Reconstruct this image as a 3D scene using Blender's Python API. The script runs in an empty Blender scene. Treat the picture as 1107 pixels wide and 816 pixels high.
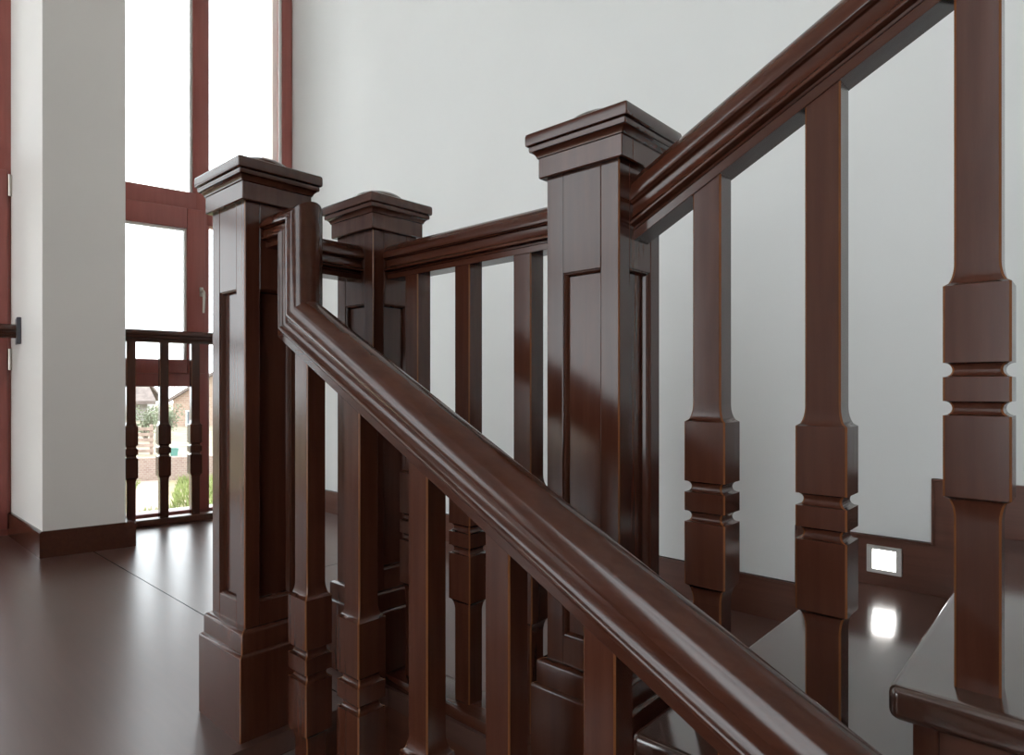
import bpy, bmesh, math, random
from mathutils import Vector, Matrix
random.seed(7)
S = bpy.context.scene
COL = S.collection
PI = math.pi

# ------------------------------------------------------------------ materials
def new_mat(name):
    m = bpy.data.materials.new(name); m.use_nodes = True
    nt = m.node_tree
    return m, nt, nt.nodes['Principled BSDF']

def wood(name, dark, light, rough=0.22, axis=2, ior=1.5, grain=1.0, coat=0.0, vary=0.12, joints=False):
    m, nt, b = new_mat(name)
    N, L = nt.nodes, nt.links
    tc = N.new('ShaderNodeTexCoord')
    mp = N.new('ShaderNodeMapping')
    sc = [34.0, 34.0, 34.0]; sc[axis] = 2.2
    mp.inputs['Scale'].default_value = sc
    L.new(tc.outputs['Object'], mp.inputs['Vector'])
    nz = N.new('ShaderNodeTexNoise'); nz.inputs['Scale'].default_value = 1.6
    nz.inputs['Detail'].default_value = 6; nz.inputs['Roughness'].default_value = 0.62
    L.new(mp.outputs['Vector'], nz.inputs['Vector'])
    n2 = N.new('ShaderNodeTexNoise'); n2.inputs['Scale'].default_value = 5.0; n2.inputs['Detail'].default_value = 2
    L.new(tc.outputs['Object'], n2.inputs['Vector'])
    mx = N.new('ShaderNodeMath'); mx.operation = 'MULTIPLY_ADD'
    mx.inputs[1].default_value = 0.35; 
    L.new(n2.outputs['Fac'], mx.inputs[0]); L.new(nz.outputs['Fac'], mx.inputs[2])
    rp = N.new('ShaderNodeValToRGB')
    rp.color_ramp.elements[0].position = 0.30; rp.color_ramp.elements[0].color = (*dark, 1)
    rp.color_ramp.elements[1].position = 1.05; rp.color_ramp.elements[1].color = (*light, 1)
    L.new(mx.outputs[0], rp.inputs['Fac'])
    oi = N.new('ShaderNodeObjectInfo')
    mr = N.new('ShaderNodeMapRange'); mr.inputs['To Min'].default_value = 1 - vary; mr.inputs['To Max'].default_value = 1 + vary
    L.new(oi.outputs['Random'], mr.inputs['Value'])
    hs = N.new('ShaderNodeHueSaturation')
    L.new(mr.outputs['Result'], hs.inputs['Value']); L.new(rp.outputs['Color'], hs.inputs['Color'])
    col = hs.outputs['Color']
    if joints:
        # tight joints between the wide floor panels (run along Y), plus one header joint
        sx = N.new('ShaderNodeSeparateXYZ'); L.new(tc.outputs['Object'], sx.inputs[0])
        def line(sock, at, period, w):
            a = N.new('ShaderNodeMath'); a.operation = 'SUBTRACT'; a.inputs[1].default_value = at - period / 2
            L.new(sock, a.inputs[0])
            f = N.new('ShaderNodeMath'); f.operation = 'FLOORED_MODULO'; f.inputs[1].default_value = period
            L.new(a.outputs[0], f.inputs[0])
            s = N.new('ShaderNodeMath'); s.operation = 'SUBTRACT'; s.inputs[1].default_value = period / 2
            L.new(f.outputs[0], s.inputs[0])
            ab = N.new('ShaderNodeMath'); ab.operation = 'ABSOLUTE'; L.new(s.outputs[0], ab.inputs[0])
            lt = N.new('ShaderNodeMath'); lt.operation = 'LESS_THAN'; lt.inputs[1].default_value = w
            L.new(ab.outputs[0], lt.inputs[0])
            return lt.outputs[0]
        l1 = line(sx.outputs['X'], 0.1735, 9.0, 0.0022)
        l2 = line(sx.outputs['Y'], 0.82, 9.0, 0.0018)
        g = N.new('ShaderNodeMath'); g.operation = 'GREATER_THAN'; g.inputs[1].default_value = 0.5
        L.new(sx.outputs['X'], g.inputs[0])
        l2m = N.new('ShaderNodeMath'); l2m.operation = 'MULTIPLY'; L.new(l2, l2m.inputs[0]); L.new(g.outputs[0], l2m.inputs[1])
        mxl = N.new('ShaderNodeMath'); mxl.operation = 'MAXIMUM'; L.new(l1, mxl.inputs[0]); L.new(l2m.outputs[0], mxl.inputs[1])
        mc = N.new('ShaderNodeMix'); mc.data_type = 'RGBA'
        L.new(mxl.outputs[0], mc.inputs['Factor']); L.new(col, mc.inputs['A']); mc.inputs['B'].default_value = (0.004, 0.003, 0.003, 1)
        col = mc.outputs['Result']
        sp = N.new('ShaderNodeMath'); sp.operation = 'MULTIPLY_ADD'; sp.inputs[1].default_value = -0.5; sp.inputs[2].default_value = 0.5
        L.new(mxl.outputs[0], sp.inputs[0]); L.new(sp.outputs[0], b.inputs['Specular IOR Level'])
    L.new(col, b.inputs['Base Color'])
    rr = N.new('ShaderNodeMapRange'); rr.inputs['To Min'].default_value = rough * 0.85; rr.inputs['To Max'].default_value = rough * 1.2
    L.new(nz.outputs['Fac'], rr.inputs['Value']); L.new(rr.outputs['Result'], b.inputs['Roughness'])
    b.inputs['IOR'].default_value = ior
    b.inputs['Coat Weight'].default_value = coat; b.inputs['Coat Roughness'].default_value = rough * 0.9; b.inputs['Coat IOR'].default_value = 1.6
    bp = N.new('ShaderNodeBump'); bp.inputs['Strength'].default_value = 0.05 * grain; bp.inputs['Distance'].default_value = 0.002
    L.new(nz.outputs['Fac'], bp.inputs['Height']); L.new(bp.outputs['Normal'], b.inputs['Normal'])
    return m

def plain(name, color, rough=0.5, metal=0.0, noise=0.0, scale=8.0, ior=1.5):
    m, nt, b = new_mat(name)
    N, L = nt.nodes, nt.links
    b.inputs['Roughness'].default_value = rough; b.inputs['Metallic'].default_value = metal; b.inputs['IOR'].default_value = ior
    tc = N.new('ShaderNodeTexCoord'); nz = N.new('ShaderNodeTexNoise')
    nz.inputs['Scale'].default_value = scale; nz.inputs['Detail'].default_value = 4
    L.new(tc.outputs['Object'], nz.inputs['Vector'])
    rp = N.new('ShaderNodeValToRGB')
    rp.color_ramp.elements[0].position = 0.3; rp.color_ramp.elements[1].position = 0.7
    rp.color_ramp.elements[0].color = (*[c * (1 - noise) for c in color], 1)
    rp.color_ramp.elements[1].color = (*[min(1, c * (1 + noise)) for c in color], 1)
    L.new(nz.outputs['Fac'], rp.inputs['Fac']); L.new(rp.outputs['Color'], b.inputs['Base Color'])
    return m

def brick(name, c1, c2, mortar, scale):
    m, nt, b = new_mat(name)
    N, L = nt.nodes, nt.links
    tc = N.new('ShaderNodeTexCoord'); br = N.new('ShaderNodeTexBrick')
    mp = N.new('ShaderNodeMapping'); mp.inputs['Rotation'].default_value = (PI / 2, 0, 0)
    L.new(tc.outputs['Object'], mp.inputs['Vector']); L.new(mp.outputs['Vector'], br.inputs['Vector'])
    br.inputs['Color1'].default_value = (*c1, 1); br.inputs['Color2'].default_value = (*c2, 1); br.inputs['Mortar'].default_value = (*mortar, 1)
    br.inputs['Scale'].default_value = scale
    L.new(br.outputs['Color'], b.inputs['Base Color']); b.inputs['Roughness'].default_value = 0.85
    return m

def glass(name):
    m = bpy.data.materials.new(name); m.use_nodes = True
    nt = m.node_tree; N, L = nt.nodes, nt.links
    N.clear()
    out = N.new('ShaderNodeOutputMaterial'); mix = N.new('ShaderNodeMixShader')
    tr = N.new('ShaderNodeBsdfTransparent'); tr.inputs['Color'].default_value = (0.95, 0.97, 0.97, 1)
    gl = N.new('ShaderNodeBsdfGlossy'); gl.inputs['Roughness'].default_value = 0.01
    fr = N.new('ShaderNodeFresnel'); fr.inputs['IOR'].default_value = 1.45
    L.new(fr.outputs[0], mix.inputs[0]); L.new(tr.outputs[0], mix.inputs[1]); L.new(gl.outputs[0], mix.inputs[2])
    L.new(mix.outputs[0], out.inputs['Surface'])
    return m

def emit(name, color, strength):
    m, nt, b = new_mat(name)
    b.inputs['Emission Color'].default_value = (*color, 1); b.inputs['Emission Strength'].default_value = strength
    b.inputs['Base Color'].default_value = (0.8, 0.8, 0.8, 1)
    return m

D1, D2 = (0.040, 0.0112, 0.0062), (0.084, 0.0268, 0.0155)
WOODZ = wood('stained_wood_upright', D1, D2, 0.17, 2)
WOODY = wood('stained_wood_lengthwise', D1, D2, 0.17, 1)
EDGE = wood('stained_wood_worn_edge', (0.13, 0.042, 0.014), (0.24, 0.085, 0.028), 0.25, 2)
TREAD = wood('stained_wood_tread', (0.048, 0.019, 0.013), (0.085, 0.036, 0.024), 0.155, 0, ior=1.8, grain=0.3, coat=1.0)
FLOOR = wood('stained_wood_floor', (0.075, 0.034, 0.026), (0.115, 0.056, 0.043), 0.30, 1, ior=1.55, grain=0.0, vary=0.0, coat=0.3, joints=True)
SKIRT = wood('stained_wood_skirting', (0.075, 0.026, 0.016), (0.145, 0.054, 0.034), 0.3, 1, ior=1.5, grain=0.5, vary=0.03)
WINW = wood('red_stained_window_wood', (0.30, 0.085, 0.070), (0.40, 0.125, 0.105), 0.3, 2, grain=0.5, vary=0.04)
PLASTER = plain('white_plaster', (0.82, 0.822, 0.81), 0.7, noise=0.012, scale=3.0)
COLPL = plain('warm_white_plaster', (0.84, 0.79, 0.745), 0.7, noise=0.012, scale=3.0)
CEIL = plain('ceiling_paint', (0.8, 0.8, 0.79), 0.8, noise=0.01)
GLASS = glass('window_glass')
STEEL = plain('brushed_nickel', (0.62, 0.58, 0.52), 0.28, 1.0, noise=0.05)
GREYM = plain('grey_painted_metal', (0.12, 0.12, 0.14), 0.35, 0.4, noise=0.05)
LAMP = emit('step_light_lens', (1.0, 0.97, 0.93), 9.0)
GASKET = plain('white_gasket', (0.75, 0.74, 0.72), 0.6, noise=0.02)

# ------------------------------------------------------------------ helpers
def obj(name, verts, faces, mats, parent=None, idx=None, smooth=None, loc=None):
    me = bpy.data.meshes.new(name)
    me.from_pydata([tuple(v) for v in verts], [], faces)
    for m in (mats if isinstance(mats, (list, tuple)) else [mats]): me.materials.append(m)
    if idx:
        for p, i in zip(me.polygons, idx): p.material_index = i
    bm = bmesh.new(); bm.from_mesh(me); bmesh.ops.recalc_face_normals(bm, faces=bm.faces); bm.to_mesh(me); bm.free()
    if smooth is not None:
        for p in me.polygons: p.use_smooth = True
        me.set_sharp_from_angle(angle=math.radians(smooth))
    o = bpy.data.objects.new(name, me); COL.objects.link(o)
    if parent: o.parent = parent
    if loc: o.location = loc
    return o

class MB:
    """collects shapes of ONE piece"""
    def __init__(s): s.v, s.f, s.i = [], [], []
    def add(s, v, f, i=None):
        n = len(s.v); s.v += [tuple(p) for p in v]; s.f += [tuple(k + n for k in q) for q in f]; s.i += (i or [0] * len(f)); return s
    def box(s, x0, x1, y0, y1, z0, z1, bev=0.0, seg=2, edge=None):
        bm = bmesh.new()
        vs = [bm.verts.new((x, y, z)) for x in (x0, x1) for y in (y0, y1) for z in (z0, z1)]
        for q in ((0, 1, 3, 2), (4, 6, 7, 5), (0, 4, 5, 1), (2, 3, 7, 6), (0, 2, 6, 4), (1, 5, 7, 3)):
            bm.faces.new([vs[k] for k in q])
        if bev:
            bmesh.ops.bevel(bm, geom=list(bm.edges), offset=bev, segments=seg, profile=0.5, affect='EDGES')
        bm.verts.index_update()
        s.add([v.co.copy() for v in bm.verts], [[v.index for v in f.verts] for f in bm.faces]); bm.free(); return s
    def loft(s, rings, ch=0.002):
        """rings: (z, half_x[, half_y]); square section with a small chamfer (slot 1)"""
        v, f, i = [], [], []
        for r in rings:
            z, a = r[0], r[1]; b = r[2] if len(r) > 2 else a
            v += [(a, -(b - ch), z), (a, b - ch, z), (a - ch, b, z), (-(a - ch), b, z), (-a, b - ch, z), (-a, -(b - ch), z), (-(a - ch), -b, z), (a - ch, -b, z)]
        for k in range(len(rings) - 1):
            for j in range(8):
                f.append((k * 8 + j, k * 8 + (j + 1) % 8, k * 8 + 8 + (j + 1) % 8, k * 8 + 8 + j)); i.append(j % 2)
        f.append(tuple(range(7, -1, -1))); i.append(0)
        m = (len(rings) - 1) * 8
        f.append(tuple(range(m, m + 8))); i.append(0)
        return s.add(v, f, i)
    def prism(s, pts, z0, z1):
        n = len(pts)
        v = [(x, y, z0) for x, y in pts] + [(x, y, z1) for x, y in pts]
        f = [tuple(range(n - 1, -1, -1)), tuple(range(n, 2 * n))] + [(k, (k + 1) % n, n + (k + 1) % n, n + k) for k in range(n)]
        return s.add(v, f)
    def prism_x(s, pts, x0, x1):
        """outline in (y, z) extruded along x"""
        n = len(pts)
        v = [(x0, y, z) for y, z in pts] + [(x1, y, z) for y, z in pts]
        f = [tuple(range(n - 1, -1, -1)), tuple(range(n, 2 * n))] + [(k, (k + 1) % n, n + (k + 1) % n, n + k) for k in range(n)]
        return s.add(v, f)
    def tube(s, pts, r, n=10):
        v, f = [], []
        P = [Vector(p) for p in pts]
        for k, p in enumerate(P):
            d = (P[min(k + 1, len(P) - 1)] - P[max(k - 1, 0)]).normalized()
            a = d.orthogonal().normalized() if k == 0 else (a - d * a.dot(d)).normalized()
            b = d.cross(a)
            rr = r[k] if isinstance(r, (list, tuple)) else r
            v += [p + a * rr * math.cos(2 * PI * j / n) + b * rr * math.sin(2 * PI * j / n) for j in range(n)]
        for k in range(len(P) - 1):
            f += [(k * n + j, k * n + (j + 1) % n, k * n + n + (j + 1) % n, k * n + n + j) for j in range(n)]
        f += [tuple(range(n - 1, -1, -1)), tuple(range(len(v) - n, len(v)))]
        return s.add(v, f)
    def lathe(s, prof, n=32):
        v, f = [], []
        for r, z in prof:
            v += [(r * math.cos(2 * PI * j / n), r * math.sin(2 * PI * j / n), z) for j in range(n)]
        for k in range(len(prof) - 1):
            f += [(k * n + j, k * n + (j + 1) % n, k * n + n + (j + 1) % n, k * n + n + j) for j in range(n)]
        f += [tuple(range(n - 1, -1, -1)), tuple(range(len(v) - n, len(v)))]
        return s.add(v, f)
    def sweep(s, prof, path, scales=None):
        """profile (x, n) along a mitred path in the (y, z) plane; n points to the outer side"""
        path = [Vector(p) for p in path]
        ns = len(path) - 1
        sc = scales or [1.0] * ns
        dirs = [(path[k + 1] - path[k]).normalized() for k in range(ns)]
        nor = [Vector((d.y, -d.x)) for d in dirs]
        v, f = [], []
        m = len(prof)
        for k in range(ns + 1):
            for x, n in prof:
                if k == 0: p = path[0] + nor[0] * n * sc[0]
                elif k == ns: p = path[-1] + nor[-1] * n * sc[-1]
                else:
                    a, d = path[k] + nor[k - 1] * n * sc[k - 1], dirs[k - 1]
                    b, e = path[k] + nor[k] * n * sc[k], dirs[k]
                    den = d.x * e.y - d.y * e.x
                    t = ((b.x - a.x) * e.y - (b.y - a.y) * e.x) / den
                    p = a + d * t
                v.append((x, p.x, p.y))
        for k in range(ns):
            f += [(k * m + j, k * m + (j + 1) % m, k * m + m + (j + 1) % m, k * m + m + j) for j in range(m)]
        f += [tuple(range(m - 1, -1, -1)), tuple(range(ns * m, ns * m + m))]
        return s.add(v, f)
    def build(s, name, mats, parent=None, smooth=None, loc=None):
        return obj(name, s.v, s.f, mats, parent, s.i, smooth, loc)

def empty(name, loc, rz=0.0):
    o = bpy.data.objects.new(name, None); COL.objects.link(o)
    o.location = loc; o.rotation_euler = (0, 0, rz); o.empty_display_size = 0.05
    return o
def tag(o, label, cat, group=None):
    o['label'] = label; o['category'] = cat
    if group: o['group'] = group
    return o
def struct(o):
    o['kind'] = 'structure'; return o

# ------------------------------------------------------------------ measured layout (metres)
WALLX = 1.41
RUN = 0.317
T1, T2 = 0.165, 0.333                       # tread levels of the upper flight
TILT = math.radians(-8.5)                   # the window wall stands a little askew to the stair
E1 = Vector((math.cos(TILT), math.sin(TILT))); E2 = Vector((-math.sin(TILT), math.cos(TILT)))
WC = Vector((WALLX, 2.11))                  # inner corner of window wall and right wall
TOP = 4.3

# ------------------------------------------------------------------ room shell
outline = [(-3.6, -0.112), (0.272, -0.112), (0.272, -0.79), (WALLX, -0.79), (WALLX + .02, 2.34), (-3.6, 3.06)]
fb = MB().prism(outline, -0.042, 0.0)
struct(fb.build('floor', FLOOR))
# landing structure under the boards, set back from the nosing
und = MB().prism([(-3.6, -0.085), (0.06, -0.085), (0.06, -0.06), (0.305, -0.06), (0.305, -0.78), (WALLX, -0.78), (WALLX, 2.3), (-3.6, 3.0)], -0.32, -0.042)
struct(und.build('trim_1', SKIRT))
struct(MB().box(-3.6, WALLX + .25, -4.6, 3.2, -2.72, -2.62).build('floor_lower', TREAD))
struct(MB().box(WALLX, WALLX + .22, -4.6, 2.105, -2.62, TOP).build('wall_right', PLASTER))
struct(MB().box(1.335, WALLX + .22, 2.19, 2.315, -1.5, TOP).build('wall_right_return', COLPL))
struct(MB().box(-3.6, WALLX + .22, -4.75, -4.6, -2.62, TOP).build('wall_behind', plain('darkened_beige_plaster', (.42, .38, .34), .8, noise=.02)))  # unseen wall, coloured darker to cut its bounce light on the stair
struct(MB().box(-3.75, WALLX + .22, -4.75, 3.2, TOP, TOP + .15).build('ceiling', CEIL))

# left wall out of view; its window openings are placed for the daylight they give
wl = MB()
wl.box(-3.75, -3.6, -4.6, 3.2, -2.62, .05); wl.box(-3.75, -3.6, -4.6, 3.2, 4.1, TOP)
for y0, y1 in ((-4.6, -3.0), (-.95, .9), (2.45, 3.2)): wl.box(-3.75, -3.6, y0, y1, .05, 4.1)
struct(wl.build('wall_left', PLASTER))
for k, (y0, y1, ym) in enumerate(((-3.0, -.95, -2.0), (.9, 2.45, 1.64))):
    wf = MB()
    for y in (y0, ym, y1 - .07): wf.box(-3.71, -3.64, y, y + .07, .05, 4.1, .004)
    for z in (.05, 1.7, 4.03): wf.box(-3.712, -3.638, y0, y1, z, z + .07, .004)
    w3 = struct(wf.build('window_%d' % (3 + k), WINW))  # unseen windows; the first is added to brighten the right wall
    MB().box(-3.68, -3.67, y0 + .01, y1 - .01, .06, 4.09).build('pane', GLASS, w3)

# pier between the windows
pier = [Vector((-0.0232, 1.7154)) + E1 * .013 + Vector((0, .013))]
pier.append(pier[0] + E1 * .315)
pier += [pier[1] + Vector((0, .66)), pier[0] + Vector((0, .62))]
struct(MB().prism([tuple(p) for p in pier], 0, TOP).build('wall_pier', COLPL))
a = Vector((-0.0232, 1.7154)); b_ = a + E1 * .367
sk = [a, b_, b_ + Vector((0, .6)), a + Vector((0, .58))]
bs = MB()
zt = [.098, .108]
bs.prism([tuple(p) for p in sk], 0, .1035)
ins = Vector((a.x + .006, a.y + .006)); 
bs.prism([tuple(a + E1 * .004 + Vector((0, .004))), tuple(b_ - E1 * .004 + Vector((0, .004))), tuple(b_ - E1 * .004 + Vector((0, .6))), tuple(a + E1 * .004 + Vector((0, .58)))], .1035, .108)
struct(bs.build('baseboard_pier', WOODY))

# stepped skirting along the right wall
st = [(2.08, 0), (2.08, .122), (-.638, .122), (-.638, .295), (-.953, .295), (-.953, .462), (-1.27, .462), (-1.27, .63), (-1.587, .63), (-1.587, .797), (-1.9, .797), (-1.9, .5), (-1.4, .3), (-1.07, .13), (-.74, 0)]
bk = MB().prism_x(st, WALLX - .015, WALLX + .002)
bead = []
for (y0, z0), (y1, z1) in zip(st[1:10], st[2:11]):
    if abs(z0 - z1) < 1e-6: bk.box(WALLX - .018, WALLX, y1 - .0 if y1 > y0 else y1, y0, z0 - .006, z0, .0015)
    else: bk.box(WALLX - .018, WALLX, y0 - .006, y0, z0 - .006, z1, .0015)
struct(bk.build('baseboard_right', SKIRT))

# ------------------------------------------------------------------ window wall (local frame: x along the wall, y outward)
WZ = TILT
def winmb(): return MB()
def win_root(name): 
    o = winmb().box(-.064, 0, -.03, .05, -.02, 4.2, .004); return o
fr = winmb()
fr.box(-.064, .0, -.03, .05, -.03, 4.2, .004)                # right jamb
fr.box(-.586, -.497, -.03, .05, -.03, 4.2, .004)             # mullion
fr.box(-1.43, -1.36, -.03, .05, -.03, 4.2, .004)             # left jamb behind the pier
fr.box(-1.37, -.57, -.032, .05, 1.675, 1.77, .004)           # transom left
fr.box(-.51, -.05, -.032, .05, 1.6, 1.69, .004)              # transom right
fr.box(-1.37, -.57, -.03, .05, .703, .775, .004)             # lower transom
fr.box(-1.37, -.05, -.03, .05, -.03, .028, .004)             # sill rail
fr.box(-1.37, -.05, -.03, .05, 4.1, 4.2, .004)
w1 = struct(fr.build('window_1', WINW, None, 30)); w1.location = (WC.x, WC.y, 0); w1.rotation_euler = (0, 0, WZ)
sh = winmb()
sh.box(-.621, -.522, -.045, .03, .775, 1.676, .005); sh.box(-1.365, -1.27, -.045, .03, .775, 1.676, .005)
sh.box(-1.27, -.621, -.044, .03, 1.567, 1.676, .005); sh.box(-1.27, -.621, -.044, .03, .775, .85, .005)
sash = sh.build('sash', WINW, w1, 30)
gk = winmb()
gk.box(-.632, -.62, -.03, .0, .85, 1.567); gk.box(-1.27, -.62, -.03, 0, 1.557, 1.568)
gk.build('gasket', GASKET, sash)
hd = winmb()
hd.box(-.556, -.536, -.054, -.045, 1.20, 1.25, .003)
hd.tube([(-.546, -.05, 1.225), (-.546, -.085, 1.225), (-.546, -.095, 1.215), (-.546, -.097, 1.19), (-.547, -.092, 1.105)], [.007, .007, .0085, .0085, .0065], 10)
h_ = hd.build('handle', STEEL, sash, 40); h_['label'] = 'curved nickel handle'
for nm, x0, x1, z0, z1 in (('pane', -1.37, -.58, 1.77, 4.1), ('pane', -.5, -.06, 1.69, 4.1), ('pane', -.5, -.06, .02, 1.6), ('pane', -1.37, -.58, .02, .703), ('pane', -1.28, -.615, .84, 1.575)):
    winmb().box(x0, x1, .004, .01, z0, z1).build(nm, GLASS, w1)
gk2 = winmb()
gk2.box(-.599, -.586, -.02, .0, 1.77, 4.1); gk2.box(-.078, -.064, -.02, 0, 1.69, 4.1)
gk2.build('gasket', GASKET, w1)

f2 = winmb()
f2.box(-1.50, -1.43, -.03, .05, -.03, 4.2, .004); f2.box(-3.6, -3.52, -.03, .05, -.03, 4.2, .004)
f2.box(-3.53, -1.49, -.03, .05, -.03, .028, .004); f2.box(-3.53, -1.49, -.03, .05, 4.1, 4.2, .004)
f2.box(-3.53, -1.49, -.032, .05, 1.73, 1.80, .004); f2.box(-2.55, -2.47, -.03, .05, -.03, 4.2, .004)
w2 = struct(f2.build('window_2', WINW, None, 30)); w2.location = (WC.x, WC.y, 0); w2.rotation_euler = (0, 0, WZ)
s2 = winmb()
s2.box(-1.57, -1.445, -.046, .03, .03, 1.722, .005); s2.box(-2.47, -2.37, -.046, .03, .03, 1.722, .005)
s2.box(-2.37, -1.57, -.045, .03, .03, .13, .005); s2.box(-2.37, -1.57, -.045, .03, 1.62, 1.722, .005); s2.box(-2.37, -1.57, -.045, .03, .70, .79, .005)
s2o = s2.build('sash', WINW, w2, 30)
for z in (1.60, .78):
    hg = winmb().tube([(-1.436, -.052, z), (-1.436, -.052, z + .1)], .0085, 10)
    q = hg.build('hinge', STEEL, s2o, 40); q['label'] = 'pale metal hinge barrel'
for x0, x1, z0, z1 in ((-2.48, -1.49, 1.8, 4.1), (-3.53, -2.54, 1.8, 4.1), (-3.53, -2.54, .02, 1.73), (-2.38, -1.56, .78, 1.63), (-2.38, -1.56, .12, .71)):
    winmb().box(x0, x1, .004, .01, z0, z1).build('pane', GLASS, w2)
lint = MB().box(-5.2, .25, -.05, .15, 4.2, TOP)
lo = struct(lint.build('wall_window', PLASTER)); lo.location = (WC.x, WC.y, 0); lo.rotation_euler = (0, 0, WZ)
wl2 = MB().box(-5.2, -3.6, -.05, .15, -2.6, 4.2).box(-5.2, .02, -.02, .15, -2.6, -.03)
lo = struct(wl2.build('wall_window_lower', PLASTER)); lo.location = (WC.x, WC.y, 0); lo.rotation_euler = (0, 0, WZ)

# ------------------------------------------------------------------ balusters
BW, SW = 0.031, 0.0215
def cove(z0, z1, w, depth, n=9, only=None):
    """turned notch: rounded undercut above, broad sloping shoulder below"""
    pts = [(z0 + (z1 - z0) * (.5 - .5 * math.cos(PI * k / 12)), w - depth * math.sin(PI * k / 12)) for k in range(13)]
    low, high = pts[:7], pts[6:]
    return low if only == 'low' else high
FL = 0.028
def flare(z0, z1, w0, w1, n=8):
    """concave flare from w0 (at z0) out to w1 (at z1)"""
    return [(z0 + (z1 - z0) * k / n, w0 + (w1 - w0) * (1 - math.sqrt(max(0, 1 - (k / n) ** 2)))) for k in range(n + 1)]
def up(r): return sorted(r, key=lambda q: q[0])
_mesh = {}
def piece(name, key, rings, parent, ch=0.0022):
    if key not in _mesh:
        o = MB().loft(rings, ch).build(name, [WOODZ, EDGE], parent, 30); _mesh[key] = o.data
    else:
        o = bpy.data.objects.new(name, _mesh[key]); COL.objects.link(o); o.parent = parent
    return o
def baluster(x, y, zb, zfoot, slope_tops, label, group, rz=0.0, name='baluster', slope=0.0):
    """zb: height of the block's upper shoulder; zfoot: what it stands on; slope_tops: rail underside height"""
    r = empty(name, (x, y, zfoot), rz); tag(r, label, 'baluster', group)
    z = zb - zfoot
    k = lambda s: '%s_%.3f_%.3f_%.2f' % (s, z, slope_tops - zfoot, slope)
    ks = k('sh'); first = ks not in _mesh
    so = piece('shaft', ks, [(z + FL - .0005, SW), (slope_tops - zfoot, SW)], r)
    if first and slope:                                            # top cut to the pitch of the rail
        for v in so.data.vertices:
            if v.co.z > z + FL + .01: v.co.z += slope * v.co.y
    piece('upper_block', k('ub'), up(cove(z - .1105, z - .093, BW, .0080, 10, 'high') + [(z, BW)] + [(z + FL - q, w) for q, w in flare(0, FL, SW, BW)][:-1]), r)
    piece('bead', k('bd'), up(cove(z - .1105, z - .093, BW, .0080, 10, 'low') + cove(z - .157, z - .1395, BW, .0080, 10, 'high')), r)
    piece('lower_block', k('lb'), up(cove(z - .157, z - .1395, BW, .0080, 10, 'low') + [(z - .255, BW)] + [(z - .255 - FL + q, w) for q, w in flare(0, FL, SW, BW)][:-1]), r)
    piece('foot', k('ft'), [(0, SW), (z - .255 - FL + .0005, SW)], r)
    return r

SLN = 0.558
def near_bottom(y): return 0.7985 + SLN * (y + 0.118)
SLU = 0.562
def upper_bottom(y): return 1.0262 - SLU * (y + 0.85)
TN = lambda k: -0.170 * k
gn = 'balusters under the descending handrail'
labs = ['dark baluster nearest the left newel, first under the descending handrail',
        'second baluster from the left newel under the descending handrail',
        'third baluster down from the left newel, square block cut by picture edge',
        'fourth baluster down from the left newel, only a plain shaft under the near handrail',
        'fifth baluster down from the left newel, in front of right newel base',
        'baluster at the lower picture edge whose top corner just shows under the near handrail']
nz = [.298, .297, .129, .128, -.042, -.042]
for k in range(6):
    y = (-.197, -.355, -.5205, -.678, -.8335, -.992)[k]
    stp = k // 2 + 1
    baluster(0, y, nz[k], TN(stp), near_bottom(y) + .0015, labs[k], gn, slope=SLN)
gu = 'balusters under the rising handrail'
for k, (y, zb, zf, lb) in enumerate(((-.825, .6435, T1, 'baluster right of the tall right newel, first under the rising handrail'),
        (-.982, .6435, T1, 'middle baluster under the rising handrail, standing left of the step light'),
        (-1.143, .820, T2, 'large rightmost baluster standing on the upper stair tread'))):
    baluster(.33, y, zb, zf, upper_bottom(y) + .0015, lb, gu, slope=-SLU)
gb = 'balusters of the level landing rail'
for y, lb in ((-.152, 'baluster of the level landing rail next to the far middle newel'), (-.3105, 'middle baluster of the level landing rail between the two rear newels'), (-.4695, 'baluster of the level landing rail just left of the tall right newel')):
    baluster(.33, y, .499, .026, .975, lb, gb)

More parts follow.
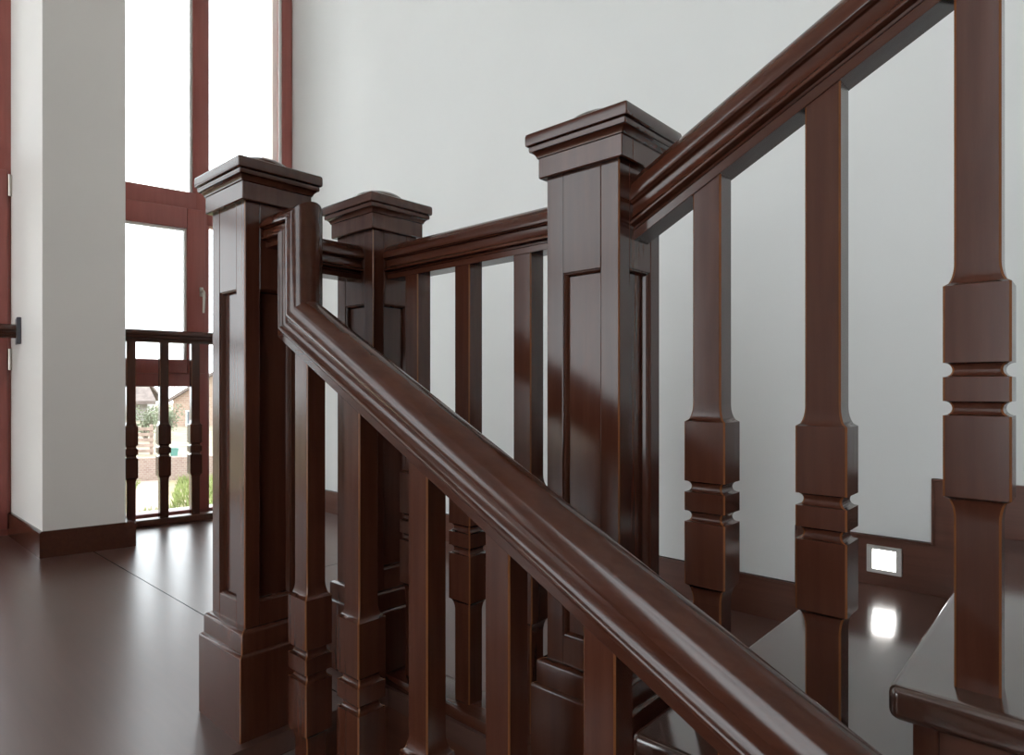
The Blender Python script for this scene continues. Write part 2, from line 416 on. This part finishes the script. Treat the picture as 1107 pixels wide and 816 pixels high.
# ------------------------------------------------------------------ newel posts
def newel(x, y, label):
    r = empty('newel_post', (x, y, 0)); tag(r, label, 'newel post', 'carved newel posts')
    if 'newel' in _mesh:
        for n, me, lc in _mesh['newel']:
            o = bpy.data.objects.new(n, me); COL.objects.link(o); o.parent = r; o.location = lc
        return r
    parts = []
    def P(o): parts.append((o.name.split('.')[0], o.data, tuple(o.location))); return o
    P(MB().loft([(0, .092), (.1635, .092), (.1655, .0915), (.1672, .0902), (.1688, .088), (.1697, .086), (.1702, .083)], .0018).build('plinth', [WOODZ, EDGE], r, 30))
    P(MB().loft([(.170, .0845), (.206, .0845), (.2082, .0838), (.2102, .0822), (.2118, .0795), (.2130, .076), (.2136, .070)], .0018).build('base_moulding', [WOODZ, EDGE], r, 30))
    h0, h1, sw, st = .2125, 1.074, .071, .034
    for sx in (-1, 1):
        for sy in (-1, 1):
            m = MB(); xs = sorted((sx * sw, sx * (sw - st))); ys = sorted((sy * sw, sy * (sw - st)))
            # square stile, chamfered outer corner in the worn-edge colour
            c = .0022
            pts = [(sx * (sw - st), sy * (sw - st)), (sx * (sw - .0007), sy * (sw - st)), (sx * sw, sy * (sw - st + .0012)), (sx * sw, sy * (sw - c)), (sx * (sw - c), sy * sw), (sx * (sw - st + .0012), sy * sw), (sx * (sw - st), sy * (sw - .0007))]
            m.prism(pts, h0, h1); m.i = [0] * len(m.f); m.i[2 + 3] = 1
            P(m.build('stile', [WOODZ, EDGE], r))
    iw = sw - st
    p0, p1 = .262, .897
    for k in range(4):
        rot = Matrix.Rotation(k * PI / 2, 3, 'Z')
        for z0, z1 in ((p1, h1), (h0, p0)):
            m = MB().box(-iw, iw, -sw + .0003, -sw + .03, z0, z1, .001, 1); m.v = [tuple(rot @ Vector(v)) for v in m.v]
            P(m.build('rail', WOODZ, r))
        m = MB().box(-iw, iw, -sw + .012, -sw + .024, p0, p1); m.v = [tuple(rot @ Vector(v)) for v in m.v]
        P(m.build('panel', WOODZ, r))
        # small moulding round the recessed panel
        m = MB(); e = .006
        o_ = [(-iw, p0), (iw, p0), (iw, p1), (-iw, p1)]; i_ = [(-iw + e, p0 + e), (iw - e, p0 + e), (iw - e, p1 - e), (-iw + e, p1 - e)]
        prof = [(0, .003), (.35, .0035), (.7, .007), (1, .0121)]
        v = []
        for t, d in prof:
            v += [(a[0] + (b[0] - a[0]) * t, -sw + d, a[1] + (b[1] - a[1]) * t) for a, b in zip(o_, i_)]
        f = [(q * 4 + j, q * 4 + (j + 1) % 4, q * 4 + 4 + (j + 1) % 4, q * 4 + 4 + j) for q in range(3) for j in range(4)]
        m.add(v, f, [0 if q == 1 else 1 if q == 0 else 0 for q in range(3) for j in range(4)]); m.v = [tuple(rot @ Vector(q)) for q in m.v]
        P(m.build('panel_moulding', [WOODZ, WOODZ], r))
    P(MB().loft([(1.0705, .0795), (1.0725, .0815), (1.109, .0815)], .0012).build('neck', [WOODZ, WOODZ], r, 30))
    cap = [(1.1065, .0825), (1.1075, .084)] + [(1.1075 + .0105 * t, .084 + .007 * (1 - math.cos(t * PI / 2))) for t in (.2, .4, .6, .8, 1)] + [(1.1182, .0935), (1.122, .0945), (1.1265, .0942), (1.1275, .0925), (1.128, .0965), (1.1295, .0985), (1.133, .099), (1.145, .099), (1.149, .098), (1.151, .095), (1.156, .072)]
    P(MB().loft(cap, .0014).build('cap', [WOODY, WOODY], r, 30))
    R0, H = .072, .040
    dome = [(R0 * 1.0, 1.1505), (R0, 1.1535)] + [(R0 * math.cos(a * PI / 2 / 10), 1.1535 + (H - .008) * math.sin(a * PI / 2 / 10)) for a in range(1, 10)] + [(.003, 1.1855)]
    P(MB().lathe(dome, 40).build('cap_dome', WOODY, r, 40))
    _mesh['newel'] = parts
    return r
newel(0, 0, 'front left newel post with a greyish sheen, where the near handrail starts')
newel(.332, 0, 'far middle newel post between the two others, smallest in view')
newel(.328, -.635, 'tall right newel post at the foot of the rising handrail')

# ------------------------------------------------------------------ handrails
def rail_profile(w=.0385, t=.100):
    half = [(.0235, .016), (.0235, .0195), (.0335, .0205), (.0358, .0222), (.0362, .0245), (.0355, .0265), (.0332, .0285), (.0308, .0315), (.0288, .0355), (.0276, .0400), (.0272, .0440), (.0272, .0505), (.0285, .0518), (.0310, .0522), (.0332, .0528), (.0340, .0540), (.0355, .0548), (.0380, .0558)]
    k = []
    for a in range(0, 15):
        an = a / 14 * PI / 2
        k.append((w * math.cos(an), .0575 + (t - .0575) * math.sin(an)))
    half = half + k
    return half[:-1] + [(0, t)] + [(-x, n) for x, n in reversed(half[:-1])]
RAIL = rail_profile()
FILLET = [(.0235, 0), (.0240, .0006), (.0240, .0135), (.0225, .0155), (.0225, .0175), (-.0225, .0175), (-.0225, .0155), (-.0240, .0135), (-.0240, .0006), (-.0235, 0)]
def scaled(p, s): return [(x, n * s) for x, n in p]
def handrail(loc, rz, path, label, group, scales=None, mat=None, name='handrail', s=1.0):
    r = empty(name, loc, rz); tag(r, label, 'handrail', group)
    MB().sweep(scaled(RAIL, s), path, scales).build('rail', mat or WOODY, r, 32)
    MB().sweep(scaled(FILLET, s), path, scales).build('fillet', mat or WOODY, r, 25)
    return r
gr = 'moulded wooden handrails'
handrail((0, 0, 0), 0, [(-.0705, .983), (-.118, .983), (-.118, .7985), (-1.42, near_bottom(-1.42))],
         'near handrail with a gooseneck end descending across the foreground', gr, [.70, .92, 1.0])
handrail((.33, 0, 0), 0, [(-.7055, upper_bottom(-.7055)), (-1.75, upper_bottom(-1.75))], 'handrail rising to the upper right corner from the tall right newel', gr, [1.0])
handrail((.33, 0, 0), 0, [(-.0705, .9575), (-.5645, .9575)], 'level handrail between the far middle newel and the tall right newel', gr, [.86])
handrail((0, 0, 0), PI / 2, [(-.0705, .9575), (-.2605, .9575)], 'short level handrail joining the front left newel to the far middle newel', gr, [.86])

# low curb that carries the landing balusters
cb = empty('curb_rail', (.33, -.3175, 0)); tag(cb, 'low wooden curb under the level landing rail between the rear newels', 'curb rail')
MB().box(-.05, .05, -.225, .225, 0, .026, .003).build('plank', WOODY, cb, 30)

# ------------------------------------------------------------------ stair flights
def step(x0, x1, ynose, z, rise, label, lowz):
    r = empty('stair_step', ((x0 + x1) / 2, ynose - RUN / 2, z)); tag(r, label, 'stair step', 'steps of the rising flight')
    cx, cy = (x0 + x1) / 2, ynose - RUN / 2
    t = MB(); bm = bmesh.new()
    x_0, x_1, y_0, y_1 = x0 - cx, x1 - cx, ynose - RUN - .0195 - cy, ynose - cy
    t.box(x_0, x_1, y_0, y_1, -.043, 0, .011, 4)
    t.build('tread', TREAD, r, 40)
    MB().box(x_0 + .034, x_1, y_1 - .045, y_1 - .02, lowz - z, -.042, .0015, 1).build('riser', WOODZ, r)
    MB().box(x_0 + .045, x_0 + .075, y_0, y_1 - .045, lowz - z, -.043).build('stringer', SKIRT, r)
    return r
step(.217, WALLX - .016, -.747, T1, T1, 'lower stair step right of the tall right newel, lit by the step light', -.02)
step(.258, WALLX - .016, -1.064, T2, T2 - T1, 'upper stair step with rounded nosing at the lower right corner', T1 - .02)
uf = MB()
for k in range(3, 6):
    zz = T2 + .168 * (k - 2); yn = -1.064 - RUN * (k - 2)
    uf.box(.258, WALLX - .016, yn - RUN - .04, yn, zz - .043, zz, .011, 3); uf.box(.292, WALLX - .016, yn - .045, yn - .02, zz - .2, zz - .042)
struct(uf.build('stair_flight_upper', TREAD, None, 40))
lf = MB()
for k in range(1, 10):
    zz = TN(k); y1 = -.112 - RUN * (k - 1) + .02; y0 = -.112 - RUN * k
    lf.box(-1.15, .06, y0, y1, zz - .043, zz, .011, 3); lf.box(-1.15, .03, y1 - .022, y1, zz, zz + .128)
struct(lf.build('stair_flight_lower', TREAD, None, 40))
struct(MB().prism_x([(-.08, -.34), (-.08, -.05), (-.1, -.05), (-3.0, -1.62), (-3.0, -1.9)], -1.18, -1.15).build('trim_2', SKIRT))

# step light set in the skirting
sl = empty('step_light', (WALLX - .015, -.853, .233)); tag(sl, 'small square lit step light set in the dark stepped skirting', 'step light')
fm = MB()
fm.box(-.004, .003, -.039, .039, .026, .037, .001, 1); fm.box(-.004, .003, -.039, .039, -.037, -.026, .001, 1)
fm.box(-.004, .003, -.039, -.0255, -.027, .027, .001, 1); fm.box(-.004, .003, .0255, .039, -.027, .027, .001, 1)
f_ = fm.build('frame', plain('satin_steel', (.70, .68, .65), .4, 1.0, noise=.04), sl)
le = MB().box(-.002, .003, -.026, .026, -.027, .027).build('lens', LAMP, sl); le['label'] = 'glowing white square lens'

# ------------------------------------------------------------------ guard rails in front of the windows
G = Vector((.574, 2.048))
def gp_(t): return G + E1 * t
GW = WZ
for t, lb in ((-.118, 'dark window guard baluster next to the white pier'), (.0395, 'middle one of the three small balusters of the window guard'), (.1965, 'small window guard baluster nearest the front left newel')):
    p = gp_(t)
    baluster(p.x, p.y, .503, .033, .94, lb, 'balusters of the window guard', GW)
c = gp_(.27)
handrail((c.x, c.y, 0), GW + PI / 2, [(.535, .928), (-.57, .928)], 'level guard handrail across the tall window right of the white pier', gr, [.64])
bc_ = gp_(.27)
bo = MB().box(-.5, .52, -.03, .03, 0, .033, .003).build('base_rail', SKIRT, None, 30)
bo.location = (bc_.x, bc_.y, 0); bo.rotation_euler = (0, 0, GW); tag(bo, 'dark base rail on the floor under the window guard balusters', 'base rail')
c = gp_(-.62)
lg = handrail((c.x, c.y, 0), GW + PI / 2, [(1.6, .922), (-.02, .922)], 'guard handrail left of the white pier, cut by the left picture edge', gr, [.64])
pl = MB().box(-.055, .055, -.036, -.018, .895, 1.015, .003).build('wall_plate', GREYM, lg, 30); pl['label'] = 'grey wall plate on the pier'

# ------------------------------------------------------------------ outside (garden lies 1.2 m lower than the landing)
GZ, TZ = -1.2, -.75
struct(MB().box(-30, 60, 2.75, 75, -1.5, GZ).build('ground', plain('garden_soil', (.30, .25, .15), .95, noise=.3, scale=2.0)))
F = Vector((.42, .9075)); Rt = Vector((.9075, -.42))            # straight out through the tall window, and to the right
def out(d, r): 
    p = Vector((-.70, -1.237)) + F * d + Rt * r
    return p
AZ = math.atan2(-.42, .9075)                                       # x axis of the garden pieces points right
def place(o, d, r, z=GZ):
    p = out(d, r); o.location = (p.x, p.y, z); o.rotation_euler = (0, 0, AZ); return o
# terrace held by a low wall
te = place(MB().box(-20, 20, .12, 40, -.3, TZ - GZ - .02).build('ground_terrace', plain('terrace_soil', (.27, .23, .16), .95, noise=.3, scale=2.0)), 14.2, 0); struct(te)
rw = place(MB().box(-8, 8, -.12, .12, -.2, TZ - GZ + .02).build('garden_wall', brick('pale_garden_brick', (.26, .17, .14), (.31, .22, .18), (.36, .33, .30), 6.0)), 14.2, 0)
tag(rw, 'low pinkish brick garden wall behind the grass outside the window', 'garden wall')
gpth = place(MB().box(-.33, .33, -1.6, 1.95, -.1, .03, .01).build('garden_path', brick('path_pavers', (.33, .24, .20), (.37, .28, .23), (.30, .27, .24), 5.0)), 12.0, -.96)
tag(gpth, 'pinkish paved garden path at the lower left of the window view', 'path')
# grass blades, one object
gm = MB()
rg = random.Random(3)
for k in range(5200):
    x, y = rg.uniform(-1.5, 2.0), rg.uniform(-2.4, 1.95)
    if y > -1.55 and -1.16 < x < -.46: continue
    h = rg.uniform(.05, .16); a = rg.uniform(0, PI); dx, dy = math.cos(a) * .014, math.sin(a) * .014
    lx, ly = rg.uniform(-.05, .05), rg.uniform(-.05, .05)
    gm.add([(x - dx, y - dy, 0), (x + dx, y + dy, 0), (x + lx + dx * .5, y + ly + dy * .5, h * .7), (x + lx * 1.6, y + ly * 1.6, h)], [(0, 1, 2), (0, 2, 3)])
gs = place(gm.build('grass', plain('meadow_grass', (.20, .24, .07), .8, noise=.4, scale=1.5)), 12.0, 0); gs['kind'] = 'stuff'
gs['label'] = 'patchy green grass below the garden wall outside'; gs['category'] = 'grass'
# slatted fence on the terrace
fe = empty('garden_fence', (0, 0, 0)); place(fe, 15.2, -2.15, TZ - .02); tag(fe, 'low slatted wooden fence left in the window view', 'fence')
FW = plain('weathered_fence_wood', (.30, .22, .18), .85, noise=.2)
for z in (.04, .15, .26, .37, .48): pass
sl_ = MB()
for z in (.05, .17, .29, .41, .53): sl_.box(-1.2, 1.15, -.012, .012, z, z + .07, .003, 1)
sl_.build('slats', FW, fe)
for x in (-1.1, -.35, .4, 1.1): MB().box(x - .035, x + .035, .012, .07, 0, .66, .004, 1).build('post', FW, fe)
# brick house with a gable
bh = empty('brick_house', (0, 0, 0)); place(bh, 26, .47, -1.75); tag(bh, 'tan brick house with pitched roof, right in the window view', 'house')
BR = brick('tan_house_brick', (.30, .20, .15), (.36, .25, .19), (.38, .33, .28), 3.0)
ROOF = plain('grey_brown_roof_tiles', (.17, .135, .12), .85, noise=.25, scale=5)
gv = [(-1.5, 0), (1.9, 0), (1.9, 2.0), (.2, 3.1), (-1.5, 2.0)]
m = MB(); n = len(gv)
m.v = [(x, 0, z) for x, z in gv] + [(x, 5, z) for x, z in gv]
m.f = [tuple(range(n)), tuple(range(2 * n - 1, n - 1, -1))] + [(k, (k + 1) % n, n + (k + 1) % n, n + k) for k in range(n)]; m.i = [0] * len(m.f)
m.build('wall', BR, bh)
m = MB()
for sx in (-1, 1):
    e0 = (.2 + sx * 2.0, 1.83); p = (.2, 3.12)
    v = [(x, y, z + dz) for dz in (0, .12) for x, z in (e0, p) for y in (-.25, 5.2)]
    m.add(v, [(0, 1, 3, 2), (4, 6, 7, 5), (0, 4, 5, 1), (2, 3, 7, 6), (0, 2, 6, 4), (1, 5, 7, 3)])
m.build('roof', ROOF, bh)
for x in (-.75, .75):
    wdo = MB().box(x - .3, x + .3, -.04, .02, .75, 1.6, .01).build('window', plain('white_frame_paint', (.6, .6, .58), .6, noise=.03), bh)
    MB().box(x - .24, x + .24, -.05, -.03, .81, 1.54).build('pane', plain('dark_window_pane', (.12, .14, .16), .1, noise=.05), wdo)
MB().box(.75, 1.15, 1.5, 1.95, 2.3, 3.5, .01).build('chimney', BR, bh)
# pale house with a broad eave
wh = empty('pale_house', (0, 0, 0)); place(wh, 31, -3.9, -2.0); tag(wh, 'pale rendered house under a dark eave, far left in the window view', 'house')
MB().box(-4, 1.6, 0, 5, 0, 2.05).build('wall', plain('pale_render', (.36, .34, .31), .8, noise=.06), wh)
m = MB()
v = [(-4.4, -.5, 1.98), (2.0, -.5, 1.98), (-4.4, 2.5, 3.3), (1.2, 2.5, 3.3), (-4.4, 5.5, 1.98), (2.0, 5.5, 1.98)]
v += [(x, y, z + .14) for x, y, z in v]
m.add(v, [(0, 2, 3, 1), (2, 4, 5, 3), (6, 7, 9, 8), (8, 9, 11, 10), (0, 1, 7, 6), (1, 3, 9, 7), (3, 5, 11, 9), (5, 4, 10, 11), (4, 2, 8, 10), (2, 0, 6, 8)])
m.build('roof', ROOF, wh)
wdo = MB().box(-.4, .5, -.04, .02, 1.05, 1.65, .01).build('window', plain('beige_frame', (.42, .34, .27), .7, noise=.03), wh)
MB().box(-.33, .43, -.06, -.03, 1.12, 1.58).build('pane', plain('house_pane', (.25, .26, .27), .15, noise=.05), wdo)
# shrubs: forked stems with small leaves
LEAF = plain('grey_green_leaves', (.17, .19, .12), .8, noise=.3, scale=4); BARK = plain('grey_bark', (.16, .13, .11), .9, noise=.2)
def shrub(d, r, h, sd, label):
    q = random.Random(sd); e = empty('garden_shrub', (0, 0, 0)); place(e, d, r, TZ - .03); tag(e, label, 'shrub', 'shrubs in front of the far houses')
    st_, lf_ = MB(), MB()
    for k in range(11):
        a = q.uniform(0, 2 * PI); sp = q.uniform(.15, .45) * h; tp = Vector((math.cos(a) * sp, math.sin(a) * sp, q.uniform(.7, 1.0) * h))
        md = tp * .5 + Vector((q.uniform(-.08, .08), q.uniform(-.08, .08), .1 * h)) * .6
        st_.tube([(0, 0, 0), tuple(md), tuple(tp)], [.018, .012, .004], 5)
        for j in range(70):
            t = q.uniform(.3, 1.02); c_ = (md * (2 * t) if t < .5 else md + (tp - md) * (2 * t - 1)) + Vector((q.gauss(0, .1), q.gauss(0, .1), q.gauss(0, .09))) * h * .8
            u = Vector((q.uniform(-1, 1), q.uniform(-1, 1), q.uniform(-1, 1))).normalized() * .035; w_ = u.orthogonal() * .55
            lf_.add([c_ - u, c_ + w_, c_ + u, c_ - w_], [(0, 1, 2, 3)])
    st_.build('stems', BARK, e); lf_.build('foliage', LEAF, e)
shrub(19, -1.45, .95, 5, 'grey green shrub in front of the pale house')
shrub(20.5, -1.0, 1.0, 9, 'grey green shrub at the left corner of the brick house')
# small teal tub on the terrace
tb = MB().lathe([(.07, 0), (.09, .15), (.1, .155), (.1, .165), (.08, .165), (.075, .04), (.01, .04)], 20).build('garden_tub', plain('teal_plastic', (.10, .24, .21), .5, noise=.05), None, 40)
place(tb, 14.75, -.56, TZ - .02); tag(tb, 'small teal tub behind the low garden wall', 'tub')

cam = bpy.data.cameras.new('camera'); co = bpy.data.objects.new('camera', cam); COL.objects.link(co)
co.location = (-0.70008, -1.23661, 0.69639); co.rotation_euler = (PI / 2, 0, -0.76007)
cam.sensor_fit = 'HORIZONTAL'; cam.sensor_width = 36.0; cam.lens = 691.38 / 1107 * 36
cam.shift_x = 101.355 / 1107; cam.shift_y = 11.239 / 1107
cam.clip_start = .02
S.camera = co

w = bpy.data.worlds.new('overcast_sky'); S.world = w; w.use_nodes = True
bg = w.node_tree.nodes['Background']; bg.inputs['Color'].default_value = (.94, .97, 1.0, 1); bg.inputs['Strength'].default_value = 3.4
S.view_settings.view_transform = 'Standard'; S.view_settings.look = 'None'; S.view_settings.gamma = 1; S.view_settings.use_curve_mapping = False
S.view_settings.exposure = 0.74
S.cycles.use_denoising = True
S.cycles.max_bounces = 10; S.cycles.diffuse_bounces = 6; S.cycles.glossy_bounces = 5; S.cycles.transparent_max_bounces = 12
S.cycles.sample_clamp_indirect = 6.0
